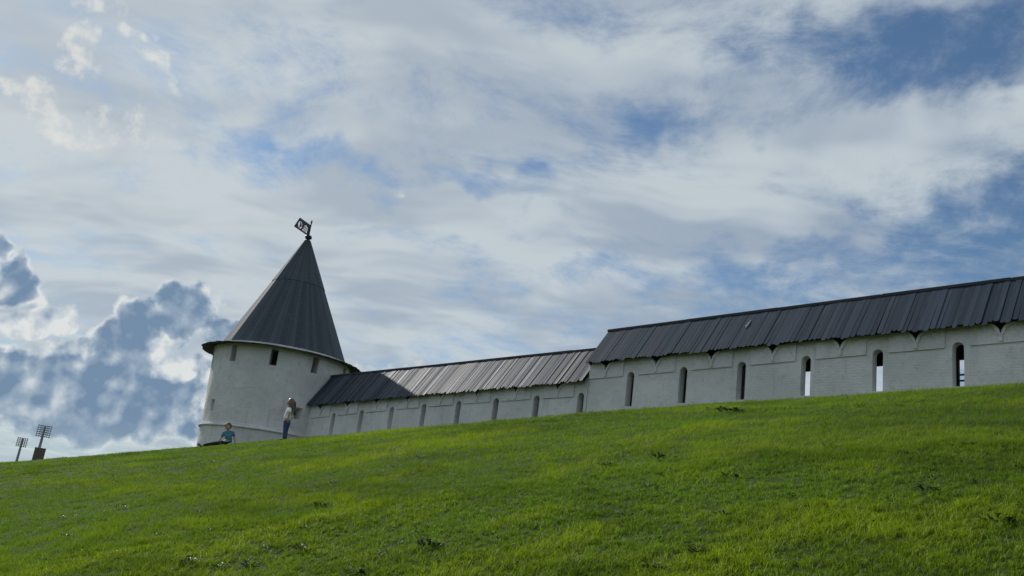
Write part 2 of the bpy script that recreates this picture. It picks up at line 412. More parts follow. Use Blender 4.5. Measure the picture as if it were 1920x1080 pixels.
# ------------------------------------------------------------------ the hill
def axis(lo, hi, step, far):
    a = list(np.arange(lo, hi+1e-6, step)); g = step
    up = []; v = hi
    while v < far: g *= 1.35; v += g; up.append(v)
    dn = []; v = lo; g = step
    while v > -far: g *= 1.35; v -= g; dn.append(v)
    return np.array(dn[::-1] + a + up)
def build_hill():
    sa = axis(-50, 60, .4, 4200); na = axis(-6, 40, .4, 4200)
    S, N = np.meshgrid(sa, na, indexing='ij')
    X = OX + S*UX - N*NX; Y = OY + S*UY - N*NY; Z = ground_z(X, Y)
    a, b = S.shape
    v = np.stack([X, Y, Z], -1).reshape(-1, 3)
    i = np.arange(a*b).reshape(a, b); q = np.stack([i[:-1, :-1], i[:-1, 1:], i[1:, 1:], i[1:, :-1]], -1).reshape(-1, 4)
    me = bpy.data.meshes.new('hill'); me.from_pydata(v, [], q.tolist()); me.update()
    if me.polygons[0].normal.z < 0: me.flip_normals()
    me.polygons.foreach_set('use_smooth', [True]*len(me.polygons))
    o = obj('hill', me, M['soil']); tag(o, 'grassy hillside rising to the white wall', None, None, 'structure')
build_hill()

# ------------------------------------------------------------------ wall sections
SP = 2.5; SLIT = .35; THICK = .36; RISE_N = -1.0; EAVE_N = .35
def low_slit(s): q = s/SP; return SP*(2.405 + .063*q - .0029*q*q)
def low_eave(s): return 6.41 + .0388*(s+2)
def low_ridge(s): return 8.37 + .0266*(s+1.4)
def up_slit(s): return SP*(3.028 + .037*(s/SP-8))
def up_eave(s): return 7.954 + .0333*(s-18.05)
def up_ridge(s): return 9.655 + .0346*(s-18.05)
def notch(sc, tip, grow=0., top=.62):
    """right half of the curved notch, from the tip upwards: list of (ds, z)"""
    pts = []
    for i in range(7):
        h = .36*i/6; pts.append((.012 + .38 - math.sqrt(max(.1444-h*h, 0)) + .12*h + grow, tip+h))
    return pts
def section(name, label, s0, s1, slits, fs, fe, fr, plank_mat, planks, posts=(), back=None):
    root = empty(name, W((s0+s1)/2, 0, gz(*W((s0+s1)/2, 0, 0)[:2])))
    tag(root, label, 'fortress wall', 'sections of the whitewashed wall')
    top = lambda s: fe(s) + .40
    base = lambda s: gz(*W(s, 0, 0)[:2]) - .6
    edges = [s0] + list(slits) + [s1]; polys = []; centres = []
    hw = SLIT/2
    for i in range(len(edges)-1):
        a, b = edges[i], edges[i+1]; p = [(a, base(a)), (b, base(b))]; skip = []
        if i < len(edges)-2:            # right end is half a slit
            st = fs(b); skip.append(1); p += [(b, st-1.42), (b-hw, st-1.42), (b-hw, st-hw)]
            p += [(b-hw*math.cos(t), st-hw+hw*math.sin(t)) for t in (R(22), R(45), R(68))] + [(b, st)]
            skip.append(len(p)-1)
        p.append((b, top(b)))
        sc = ((b-SP/2) if i == 0 else (a+SP/2))
        tip = fs(sc) + .13
        if (b-a) > 1.2 or i in (0, len(edges)-2) and (b-a) > .9:
            centres.append((sc, tip)); nt = notch(sc, tip)
            p += [(sc+ds+.04*(k == 6), z) for k, (ds, z) in enumerate(nt)][::-1] + [(sc-ds, z) for ds, z in nt]
            # carry the notch open to the wall top
            k0 = len(p) - 2*len(nt); p[k0:k0] = [(sc+.60, top(sc+.60)), (sc+.60, nt[-1][1]+.03)]; p += [(sc-.60, nt[-1][1]+.03), (sc-.60, top(sc-.60))]
        p.append((a, top(a)))
        if i > 0:
            st = fs(a); skip.append(len(p)-1); p += [(a, st)]
            p += [(a+hw*math.cos(t), st-hw+hw*math.sin(t)) for t in (R(68), R(45), R(22))] + [(a+hw, st-hw), (a+hw, st-1.42), (a, st-1.42)]
            skip.append(len(p)-1)
        polys.append(prism('wall', p, 0, -THICK, skip))
    me = joined('wall', polys); bm = bmesh.new(); bm.from_mesh(me); bmesh.ops.remove_doubles(bm, verts=bm.verts, dist=1e-4); bm.to_mesh(me); bm.free()
    obj('wall', me, M['wall'], root)
    for sc, tip in centres:                       # raised merlon panels with their forked mouldings
        a, b = max(sc-.875, s0+.02), min(sc+.875, s1-.02); pb = lambda s: fs(s)-.165
        nt = notch(sc, tip)
        right = [(b, pb(b)), (b, fe(b)+.22)] + [(sc+.60, fe(sc)+.22), (sc+.60, nt[-1][1]+.03)] + [(sc+ds, z) for ds, z in nt[::-1]]
        left = [(sc-ds, z) for ds, z in nt] + [(sc-.60, nt[-1][1]+.03), (sc-.60, fe(sc)+.22), (a, fe(a)+.22), (a, pb(a))]
        obj('merlon_panel', prism('merlon_panel', right + left, .055, .001), M['wall'], root)
        o1 = [(sc+.05, pb(sc)+.05), (sc+.05, tip-.06)] + [(sc+ds+.085, z-.04) for ds, z in nt[1:]]
        o2 = [(sc+ds, z) for ds, z in nt[::-1]] + [(sc-ds, z) for ds, z in nt]
        o3 = [(sc-ds-.085, z-.04) for ds, z in nt[:0:-1]] + [(sc-.05, tip-.06), (sc-.05, pb(sc)+.05)]
        obj('notch_moulding', prism('notch_moulding', o1+o2+o3, .115, .056), M['wall'], root)
    # roof: sheathing on both slopes, planks on the front, cap boards along the ridge
    k = int((s1-s0)/2); v = []; f = []
    for i in range(k+1):
        s = s0 + (s1-s0)*i/k; e, r = fe(s), fr(s); g = (r-e)/(EAVE_N-RISE_N)
        for n, z in ((EAVE_N-.10, e+.10*g-.05), (RISE_N, r-.05), (2*RISE_N-EAVE_N-.05, e-.10), (2*RISE_N-EAVE_N-.05, e-.16), (RISE_N, r-.13), (EAVE_N-.10, e+.10*g-.11)): v.append(W(s, n, z))
    for i in range(k):
        for q in range(6): f.append((i*6+q, (i+1)*6+q, (i+1)*6+(q+1) % 6, i*6+(q+1) % 6))
    f += [tuple(range(6)), tuple(range(k*6+5, k*6-1, -1))]
    obj('roof_deck', mesh('roof_deck', v, f), M['core'], root)
    variants = []
    for q in range(5):
        w = planks*(.955, .97, 1.0, .96, .985)[q]; h = .026
        L = 1.; rr = random.Random(q); c = rr.uniform(.02, .07)
        v = []
        for z in (0, h): v += [(-w/2, 0, z), (w/2, 0, z), (w/2, L-c*.6, z), (w*.2, L, z), (-w*.25, L-c*.15, z), (-w/2, L-c, z)]
        fcs = [(5, 4, 3, 2, 1, 0), (6, 7, 8, 9, 10, 11)] + [(i, (i+1) % 6, (i+1) % 6+6, i+6) for i in range(6)]
        me = mesh('roof_plank', v, fcs); me.materials.append(plank_mat); variants.append(me)
    cnt = int(round((s1-s0)/planks)); rr = random.Random(int(s1))
    for i in range(cnt):
        s = s0 + (i+.5)*(s1-s0)/cnt; e, r = fe(s), fr(s)
        A = W(s, RISE_N+.02, r); B = W(s, EAVE_N, e); dn = (B-A); L = dn.length + rr.uniform(-.03, .14); dn.normalize()
        Xa = (US + UZ*(fe(s+.5)-fe(s-.5))).normalized(); Xa = (Xa - dn*Xa.dot(dn)).normalized(); Za = Xa.cross(dn)
        if Za.z < 0: Za = -Za
        tilt = Quaternion(dn, R(rr.gauss(0, 2.6 if s0 < 5 else 1.0))); yaw = Quaternion(Za, R(rr.gauss(0, .35)))
        Xb = yaw @ (tilt @ Xa); Zb = tilt @ Za; Db = yaw @ dn; A = A + Za*rr.random()*(.024 if s0 < 5 else .022)
        m = Matrix(((Xb.x, Db.x*L, Zb.x, A.x), (Xb.y, Db.y*L, Zb.y, A.y), (Xb.z, Db.z*L, Zb.z, A.z), (0, 0, 0, 1)))
        o = obj('roof_plank', variants[rr.randrange(5)]); o.matrix_basis = m; adopt(o, root)
    s = s0 - .05; q = 0
    while s < s1:
        t = min(s + rr.uniform(3.2, 4.6), s1); c = W((s+t)/2, RISE_N, (fr(s)+fr(t))/2+.045+rr.uniform(0, .025))
        Xa = (W(t, RISE_N, fr(t))-W(s, RISE_N, fr(s))); hl = Xa.length/2-.01; Xa.normalize(); Za = UN.cross(Xa); Za = Za if Za.z > 0 else -Za
        obj('ridge_board', box('ridge_board', c, Xa, UN, Za, hl, .085, .055, .012), M['beam'], root); s = t; q += 1
    # the walk behind the parapet: deck, posts and rail
    dk = [(s0+.1, fs(s0)-1.55), (s1-.1, fs(s1)-1.55), (s1-.1, fs(s1)-1.45), (s0+.1, fs(s0)-1.45)]
    obj('walkway', prism('walkway', dk, -THICK-.01, -2.25), M['beam'], root)
    for s in posts:
        obj('post', box('post', W(s, -2.12, (fe(s)+fs(s)-1.5)/2), US, UN, UZ, .10, .075, (fe(s)-fs(s)+1.5)/2-.06, .008), M['beam'], root)
    if posts:
        for dz in (-.52, -.72):
            a, b = posts[2], posts[3]; c = [(a, fs(a)+dz), (b, fs(b)+dz), (b, fs(b)+dz+.05), (a, fs(a)+dz+.05)]
            obj('rail', prism('rail', c, -2.20, -2.26), M['beam'], root)
    obj('eave_beam', prism('eave_beam', [(s0+.1, fe(s0)-.36), (s1-.1, fe(s1)-.36), (s1-.1, fe(s1)-.17), (s0+.1, fe(s0)-.17)], -2.27, -2.39), M['beam'], root)
    g0 = [(EAVE_N-.12, fe(s0)-.02), (RISE_N, fr(s0)-.15), (2*RISE_N-EAVE_N, fe(s0)-.18), (2*RISE_N-EAVE_N, fs(s0)-1.4), (EAVE_N-.12-.24, fs(s0)-1.4), (EAVE_N-.36, fe(s0)-.02)]
    gv = [W(s0+.03, n, z) for n, z in g0] + [W(s0+.09, n, z) for n, z in g0]; gk = len(g0)
    obj('gable_boarding', mesh('gable_boarding', gv, [tuple(range(gk)), tuple(range(2*gk-1, gk-1, -1))] + [(i, i+gk, (i+1) % gk+gk, (i+1) % gk) for i in range(gk)]), M['beam'], root)
    if back:                                      # masonry closing the rear of the walk beside the step
        a, b = back; obj('back_wall', prism('back_wall', [(a, fs(a)-1.5), (b, fs(b)-1.5), (b, fe(b)-.14), (a, fe(a)-.14)], -1.95, -2.2), M['wall'], root)
    return root
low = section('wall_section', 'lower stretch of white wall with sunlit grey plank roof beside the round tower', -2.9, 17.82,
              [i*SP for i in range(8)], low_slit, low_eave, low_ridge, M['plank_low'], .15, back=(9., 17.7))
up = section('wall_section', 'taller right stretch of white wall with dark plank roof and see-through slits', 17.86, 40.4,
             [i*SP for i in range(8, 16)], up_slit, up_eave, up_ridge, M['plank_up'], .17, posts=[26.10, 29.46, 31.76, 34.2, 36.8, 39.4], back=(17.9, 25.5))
c = W(24.9, -.45, 0); e, r = up_eave(24.9), up_ridge(24.9)
zz = e + (r-e)*(EAVE_N+.45)/(EAVE_N-RISE_N) + .09
dn = (W(0, EAVE_N, 0)-W(0, RISE_N, 0)).normalized()*1.35/2.15 - UZ*(1.68/2.15)
obj('splinter', joined('splinter', [tube('a', [c+UZ*zz-dn*.30, c+UZ*(zz+.02), c+UZ*zz+dn*.22+US*-.05], [.012, .022, .010], 5), tube('b', [c+UZ*(zz+.02), c+UZ*(zz+.03)+dn*.12-US*.09], [.014, .006], 5), tube('b', [c+UZ*(zz+.02)-dn*.12, c+UZ*(zz+.03)-dn*.05-US*.08], [.012, .006], 5)]), M['splint'], up)

# ------------------------------------------------------------------ round tower
TC = (-13.282, 54.402); FACE = math.atan2(-TC[1], -TC[0])     # direction from the axis towards the viewer's side
def ang(d): return FACE + R(d)
tower = empty('round_tower', (TC[0], TC[1], gz(*TC)))
tag(tower, 'round whitewashed tower with a tall dark conical board roof', 'tower')
def apply_boolean(me, cutters):
    a = bpy.data.objects.new('tmp', me); COL.objects.link(a); tmp = [a]
    for c in cutters:
        o = bpy.data.objects.new('tmp', c); COL.objects.link(o); tmp.append(o)
        md = a.modifiers.new('b', 'BOOLEAN'); md.object = o; md.operation = 'DIFFERENCE'; md.solver = 'EXACT'
    dg = bpy.context.evaluated_depsgraph_get(); dg.update()
    r = bpy.data.meshes.new_from_object(a.evaluated_get(dg))
    for o in tmp: bpy.data.objects.remove(o)
    return r
def tower_wall():
    seg = 144; zs = list(np.arange(.0, 9.51, .19)); v = []; f = []
    aa, ZZ = np.meshgrid(2*np.pi*np.arange(seg)/seg, np.array(zs)); q = fbm(aa*4.5+40, ZZ*1.1, 5, 3)-.5 + .5*(fbm(aa*1.43+9, ZZ*.3, 8, 2)-.5)
    RR = np.where(ZZ > 4.66, 0., .05) + 4.10 - .052*np.clip(9.3-ZZ, 0, 6.5) + .085*q
    v = list(zip((TC[0]+RR*np.cos(aa)).ravel(), (TC[1]+RR*np.sin(aa)).ravel(), ZZ.ravel()))
    k = len(zs)
    for j in range(k-1):
        for i in range(seg): f.append((j*seg+i, j*seg+(i+1) % seg, (j+1)*seg+(i+1) % seg, (j+1)*seg+i))
    f += [tuple(range(seg))[::-1], tuple(range((k-1)*seg, k*seg))]
    me = mesh('wall', v, f)
    inner = lathe('i', [(0, .3), (3.2, .3), (3.2, 9.3), (0, 9.3)], 48, TC, False, False)
    cut = [inner]
    def win(d, w, z0, z1, depth):
        a = ang(d); D = Vector((math.cos(a), math.sin(a), 0)); Tn = Vector((-math.sin(a), math.cos(a), 0))
        return box('c', Vector((TC[0], TC[1], (z0+z1)/2)) + D*(4.3-depth/2), Tn, D, UZ, w/2, depth/2, (z1-z0)/2)
    for d in (-43.4, -7.6, 26.6, 64.5, 100, 136, 172, 208, 244, -80): cut.append(win(d, .42, 8.27, 9.21, 1.5))
    a = ang(-59); D = Vector((math.cos(a), math.sin(a), 0)); Tn = Vector((-math.sin(a), math.cos(a), 0))
    arch = [(-.21, 5.42), (.21, 5.42), (.21, 5.90)] + [(.21*math.cos(t), 5.90+.21*math.sin(t)) for t in (R(30), R(60), R(90), R(120), R(150))] + [(-.21, 5.90)]
    vv = [Vector((TC[0], TC[1], 0)) + D*rr_ + Tn*x + UZ*z for rr_ in (3.72, 4.5) for x, z in arch]; kk = len(arch)
    am = mesh('c', vv, [tuple(range(kk)), tuple(range(kk, 2*kk))[::-1]] + [(i, i+kk, (i+1) % kk+kk, (i+1) % kk) for i in range(kk)])
    bm = bmesh.new(); bm.from_mesh(am); bmesh.ops.recalc_face_normals(bm, faces=bm.faces); bm.to_mesh(am); bm.free(); cut.append(am)
    # splayed gun port
    a = ang(20.5); D = Vector((math.cos(a), math.sin(a), 0)); Tn = Vector((-math.sin(a), math.cos(a), 0)); vv = []
    for rr_, x0, x1, z0, z1 in ((3.0, -.28, -.02, 5.62, 6.0), (4.5, -.34, .46, 5.50, 6.32)):
        for x, z in ((x0, z0), (x1, z0), (x1, z1), (x0, z1)): vv.append(Vector((TC[0], TC[1], 0)) + D*rr_ + Tn*x + UZ*z)
    am = mesh('c', vv, [(0, 1, 2, 3), (7, 6, 5, 4), (0, 4, 5, 1), (1, 5, 6, 2), (2, 6, 7, 3), (3, 7, 4, 0)])
    bm = bmesh.new(); bm.from_mesh(am); bmesh.ops.recalc_face_normals(bm, faces=bm.faces); bm.to_mesh(am); bm.free(); cut.append(am)
    return apply_boolean(me, cut)
tw = tower_wall(); tw.materials.clear(); obj('wall', tw, M['tower'], tower)
obj('string_course', lathe('string_course', [(r_-.235, z_) for r_, z_ in [(4.05, 4.58), (4.19, 4.585), (4.25, 4.62), (4.255, 4.68), (4.22, 4.72), (4.16, 4.735), (4.15, 4.77), (4.165, 4.80), (4.14, 4.83), (4.02, 4.85)]], 96, TC), M['tower'], tower)
NF = 16; A0 = ang(-56.0)
def fa(k): return A0 + 2*math.pi*k/NF
CONE_T, CONE_B, RB = 17.42, 9.40, 3.86
def cone_r(z): return RB*(CONE_T-z)/(CONE_T-CONE_B)
def brim_boards():
    rr = random.Random(21); kinds = []; k = 96; w = math.pi/k
    for q in range(6):
        ro = 4.84 + rr.uniform(-.07, .03); zo = rr.uniform(-.012, .012); v = []
        for z in (-.045, 0.):
            for r_, t in ((3.6, -w*.98), (ro, -w*.96), (ro-rr.uniform(0, .04), w*.96), (3.6, w*.98)): v.append((r_*math.cos(t), r_*math.sin(t), 9.45 + z + zo - (r_-3.6)*.145))
        me = mesh('brim_board', v, [(3, 2, 1, 0), (4, 5, 6, 7), (0, 1, 5, 4), (1, 2, 6, 5), (2, 3, 7, 6), (3, 0, 4, 7)]); me.materials.append(M['brim']); kinds.append(me)
    for i in range(k):
        o = obj('brim_board', kinds[rr.randrange(6)]); o.matrix_basis = Matrix.Translation((TC[0], TC[1], 0)) @ Matrix.Rotation(2*math.pi*i/k, 4, 'Z'); adopt(o, tower)
brim_boards()
obj('roof_core', lathe('roof_core', [(3.5, 9.38), (cone_r(9.42)-.06, 9.42), (.1, 17.12), (.0, 17.12)], NF, TC, False, False, A0), M['core'], tower)
def cone_boards():
    rr = random.Random(3); NB = 5
    for tier, (z0, z1, out) in enumerate(((9.43, 14.12, .0), (14.06, 17.13, .022))):
        shared = {}
        for k in range(NF):
            for j in range(NB):
                key = (j, rr.randrange(2))
                if key not in shared:
                    lift = rr.uniform(0, .009); zb = z0 - (rr.uniform(0, .05) if tier else 0); v = []
                    for off in (out+lift-.012, out+lift+.018):
                        for z, fr_ in ((zb, j/NB), (zb, (j+1)/NB), (z1, (j+1)/NB), (z1, j/NB)):
                            rad = cone_r(z) + off; p0 = Vector((rad, 0, z)); a1 = 2*math.pi/NF; p1 = Vector((rad*math.cos(a1), rad*math.sin(a1), z))
                            g = .0035/max((p1-p0).length, .01); fr2 = fr_ + (g if fr_ == j/NB else -g); p = p0.lerp(p1, fr2); v.append(p)
                    me = mesh('roof_board', v, [(3, 2, 1, 0), (4, 5, 6, 7), (0, 1, 5, 4), (1, 2, 6, 5), (2, 3, 7, 6), (3, 0, 4, 7)])
                    bm = bmesh.new(); bm.from_mesh(me); bmesh.ops.recalc_face_normals(bm, faces=bm.faces); bm.to_mesh(me); bm.free()
                    me.materials.append(M['cone']); shared[key] = me
                o = obj('roof_board', shared[key]); o.matrix_basis = Matrix.Translation((TC[0], TC[1], 0)) @ Matrix.Rotation(fa(k), 4, 'Z'); adopt(o, tower)
cone_boards()
obj('finial', lathe('finial', [(0, 17.0), (.17, 17.02), (.13, 17.16), (.10, 17.20), (.20, 17.27), (.225, 17.36), (.19, 17.45), (.08, 17.50), (.0, 17.51)], 20, TC, True, False), M['iron'], tower)

vane = empty('weathervane', (TC[0], TC[1], 17.5)); tag(vane, 'black openwork flag weathervane on the tip of the tower roof', 'weathervane')
los = Vector((TC[0], TC[1], 0)).normalized(); lf = Vector((-los.y, los.x, 0)); hd = R(57); VW = lf*math.cos(hd) - los*math.sin(hd); VM = VW.cross(UZ)
def VP(a, z, t=0.): return Vector((TC[0], TC[1], 0)) + VW*a + UZ*z + VM*t
obj('pole', tube('pole', [VP(0, 17.48), VP(0, 18.30), VP(0, 18.34), VP(0, 18.44), VP(0, 18.56)], [.035, .035, .06, .05, .006], 10), M['iron'], vane)
def flag():
    outer = [(.02, 17.42), (.02, 18.18), (1.36, 18.16), (1.80, 17.40)]
    oval = [(1.17+.235*math.cos(t), 17.745+.235*math.sin(t)) for t in np.linspace(0, 2*math.pi, 24, endpoint=False)]
    house = [(.28, 17.52), (.86, 17.52), (.80, 17.62), (.66, 17.90), (.52, 18.00), (.33, 17.92), (.25, 17.84)]
    bm = bmesh.new()
    es = []
    for loop in (outer, oval, house):
        vv = [bm.verts.new(VP(a, z)) for a, z in loop]; es += [bm.edges.new((vv[i], vv[(i+1) % len(vv)])) for i in range(len(vv))]
    r = bmesh.ops.triangle_fill(bm, use_beauty=True, use_dissolve=False, edges=es)
    dead = []
    def inside(pt, poly):
        c_ = False
        for i in range(len(poly)):
            (x1, y1), (x2, y2) = poly[i], poly[i-1]
            if (y1 > pt[1]) != (y2 > pt[1]) and pt[0] < (x2-x1)*(pt[1]-y1)/(y2-y1)+x1: c_ = not c_
        return c_
    for fc in bm.faces:
        c_ = fc.calc_center_median(); q = ((c_-Vector((TC[0], TC[1], 0))).dot(VW), c_.z)
        if inside(q, oval) or inside(q, house): dead.append(fc)
    bmesh.ops.delete(bm, geom=dead, context='FACES_ONLY')
    ex = bmesh.ops.extrude_face_region(bm, geom=bm.faces[:]); bmesh.ops.translate(bm, vec=VM*.02, verts=[q for q in ex['geom'] if isinstance(q, bmesh.types.BMVert)])
    bmesh.ops.recalc_face_normals(bm, faces=bm.faces)
    me = bpy.data.meshes.new('flag_plate'); bm.to_mesh(me); bm.free(); return me
fl = obj('flag_plate', flag(), M['iron'], vane)
# curled beast silhouette held in the oval, lattice bars in the gate-shaped opening
sp = [VP(1.17+.15*math.cos(t)*(1-.05*i), 17.745+.15*math.sin(t)*(1-.05*i), .01) for i, t in enumerate(np.linspace(R(50), R(360), 14))]
obj('oval_emblem', joined('oval_emblem', [tube('a', sp, [.02, .03, .035, .04, .045, .05, .055, .06, .055, .05, .04, .03, .025, .015], 6), tube('b', [VP(1.17, 17.52, .01), VP(1.16, 17.62, .01), VP(1.13, 17.76, .01)], [.02, .03, .05], 6), tube('b', [VP(1.24, 17.96, .01), VP(1.22, 17.86, .01), VP(1.13, 17.78, .01)], [.02, .03, .04], 6)]), M['iron'], fl)
obj('gate_lattice', joined('gate_lattice', [tube('b', [VP(a, 17.50, .01), VP(a, zt, .01)], .018, 5) for a, zt in ((.42, 17.97), (.55, 17.98), (.68, 17.86))] + [tube('b', [VP(.26, z, .01), VP(b_, z, .01)], .018, 5) for z, b_ in ((17.66, .79), (17.80, .72))]), M['iron'], fl)

# ------------------------------------------------------------------ stadium masts and slab far behind the hill
def mast(px, py, zt, hw, hh, rows, cols, D, label, yaw):
    g = gz(px, py); root = empty('floodlight_mast', (px, py, g)); tag(root, label, 'floodlight', 'stadium floodlight masts')
    v = Vector((math.cos(yaw), math.sin(yaw), 0)); nrm = Vector((-v.y, v.x, 0))
    obj('pole', tube('pole', [(px, py, g), (px, py, zt+hh*.9)], [.75, .38], 10), M['mast'], root)
    fr = [box('f', Vector((px, py, zt)) + v*(sx*hw), v, nrm, UZ, .06, .06, hh) for sx in (-1, -.5, .5, 1)]
    fr += [box('f', Vector((px, py, zt+hh*q)), v, nrm, UZ, hw, .06, .04) for q in np.linspace(-1, 1, rows)]
    frame = obj('lamp_frame', joined('lamp_frame', fr), M['mast'], root)
    lamps = None
    for q in np.linspace(-1, 1, rows):
        for k in np.linspace(-1, 1, cols):
            c_ = Vector((px, py, zt+hh*q+.12)) + v*(hw*k) - nrm*.35
            t = (Vector((nrm.x, nrm.y, 0))*.8 - UZ*.6).normalized()
            if lamps is None: lamps = tube('lamp', [(0, 0, 0), (0, 0, .28), (0, 0, .5)], [.22, .28, .14], 7); lamps.materials.append(M['lamp'])
            o = obj('lamp', lamps); o.matrix_basis = Matrix.Translation(c_) @ t.to_track_quat('Z', 'Y').to_matrix().to_4x4(); adopt(o, frame)
mast(-157.0, 323.95, 19.05, 2.05, 1.85, 6, 7, 360, 'taller dark stadium floodlight mast rising behind the brown slab', R(26))
mast(-189.2, 374.9, 16.5, 1.72, 1.62, 6, 6, 420, 'smaller paler stadium floodlight mast at the far left', R(26))
sx, sy = -152.3, 315.2; ly = R(26); v = Vector((math.cos(ly), math.sin(ly), 0)); nn = Vector((-v.y, v.x, 0)); g = gz(sx, sy)
slab = empty('slab_tower', (sx, sy, g)); tag(slab, 'dark brown rectangular slab standing behind the grassy hill at far left', 'building')
obj('wall', box('wall', Vector((sx, sy, (12.65+g)/2)), v, nn, UZ, 1.72, .8, (12.65-g)/2, .05), M['slab'], slab)
obj('coping', box('coping', Vector((sx, sy, 12.75)), v, nn, UZ, 1.80, .88, .10, .02), M['mast'], slab)
for q in (-1, 0, 1): obj('seam', box('seam', Vector((sx, sy, (12.5+g)/2)) + v*q*.86 - nn*.80, v, nn, UZ, .035, .03, (12.5-g)/2), M['mast'], slab)

# ------------------------------------------------------------------ children on the crest
def skin(name, nodes, edges, root, sub=2, xf=None):
    names = list(nodes); ix = {k: i for i, k in enumerate(names)}
    me = bpy.data.meshes.new(name); me.from_pydata([nodes[k][0] for k in names], [(ix[a], ix[b]) for a, b in edges], []); me.update()
    o = bpy.data.objects.new('tmp', me); COL.objects.link(o)
    o.modifiers.new('s', 'SKIN').use_smooth_shade = True
    for i, k in enumerate(names):
        q = me.skin_vertices[0].data[i]; r_ = nodes[k][1]; q.radius = r_ if isinstance(r_, tuple) else (r_, r_); q.use_root = (k == root)
    md = o.modifiers.new('u', 'SUBSURF'); md.levels = sub; md.render_levels = sub
    dg = bpy.context.evaluated_depsgraph_get(); dg.update(); r_ = bpy.data.meshes.new_from_object(o.evaluated_get(dg)); bpy.data.objects.remove(o)
    r_.name = name
    if xf is not None: r_.transform(xf)
    return r_
def chain(ks): return list(zip(ks[:-1], ks[1:]))
def blob(name, c, r, seg=16, rings=10, fn=None):
    bm = bmesh.new(); bmesh.ops.create_uvsphere(bm, u_segments=seg, v_segments=rings, radius=1)
    for vtx in bm.verts:
        p = vtx.co.copy()
        if fn: p = fn(p)
        vtx.co = Vector((c[0]+p.x*r[0], c[1]+p.y*r[1], c[2]+p.z*r[2]))
    me = bpy.data.meshes.new(name); bm.to_mesh(me); bm.free(); me.polygons.foreach_set('use_smooth', [True]*len(me.polygons)); return me
def hand(wrist, tip, side, sc):
    """palm and five bent fingers from wrist towards tip; side: thumb direction"""
    wrist = Vector(wrist); d = (Vector(tip)-wrist).normalized(); sd = (Vector(side)-d*Vector(side).dot(d)).normalized(); up = d.cross(sd)
    ps = [tube('p', [wrist-d*.01*sc, wrist+d*.035*sc, wrist+d*.075*sc], [.021*sc, .032*sc, .030*sc], 8)]
    for q, L in ((-1.5, .055), (-.5, .068), (.5, .072), (1.5, .064)):
        b = wrist + d*.07*sc - sd*q*.015*sc
        ps.append(tube('f', [b, b+d*L*.5*sc+up*.004*sc, b+d*L*.8*sc-up*.008*sc, b+d*L*sc-up*.02*sc], [.0085*sc, .008*sc, .007*sc, .005*sc], 6))
    b = wrist + d*.02*sc + sd*.02*sc
    ps.append(tube('t', [b, b+(d+sd).normalized()*.03*sc, b+(d*1.4+sd).normalized()*.06*sc], [.011*sc, .009*sc, .006*sc], 6))
    return ps
def head(c, r, fwd, up=Vector((0, 0, 1))):
    """head with brow, nose, chin and ears, facing fwd"""
    fwd = Vector(fwd).normalized(); side = up.cross(fwd).normalized(); up = fwd.cross(side)
    Mx = Matrix(((fwd.x, side.x, up.x), (fwd.y, side.y, up.y), (fwd.z, side.z, up.z)))
    def shape(p):
        q = p.copy()
        if q.z < 0: q.x *= 1-.12*q.z*q.z; q.y *= 1+.35*q.z*abs(q.z); q.x += .12*(-q.z)
        if q.x > .3 and abs(q.z+.15) < .5: q.x -= .05*abs(q.y)
        return q
    ps = [blob('h', (0, 0, 0), (r*.98, r*.80, r*1.12), 20, 14, shape)]
    ps.append(tube('n', [(r*.93, 0, .05*r), (r*1.12, 0, -.22*r), (r*.92, 0, -.30*r)], [.06*r, .13*r, .10*r], 6))
    for s_ in (-1, 1): ps.append(blob('e', (-.05*r, s_*.80*r, -.10*r), (.16*r, .07*r, .24*r), 8, 6))
    me = joined('head', ps); me.transform(Matrix.Translation(Vector(c)) @ Mx.to_4x4())
    ey = [blob('e', (.90*r, s_*.30*r, .03*r), (.06*r, .10*r, .06*r), 6, 5) for s_ in (-1, 1)]
    eyes = joined('eyes', ey); eyes.transform(Matrix.Translation(Vector(c)) @ Mx.to_4x4())
    lp = blob('lips', (.93*r, 0, -.52*r), (.07*r, .22*r, .06*r), 8, 6); lp.transform(Matrix.Translation(Vector(c)) @ Mx.to_4x4())
    return me, eyes, lp, Matrix.Translation(Vector(c)) @ Mx.to_4x4()
def place(me, xf): me.transform(xf); me.polygons.foreach_set('use_smooth', [True]*len(me.polygons)); return me
def frame(px, py, yaw):
    """local x = facing, y = left, z = up"""
    return Matrix.Translation((px, py, gz(px, py))) @ Matrix.Rotation(yaw, 4, 'Z')

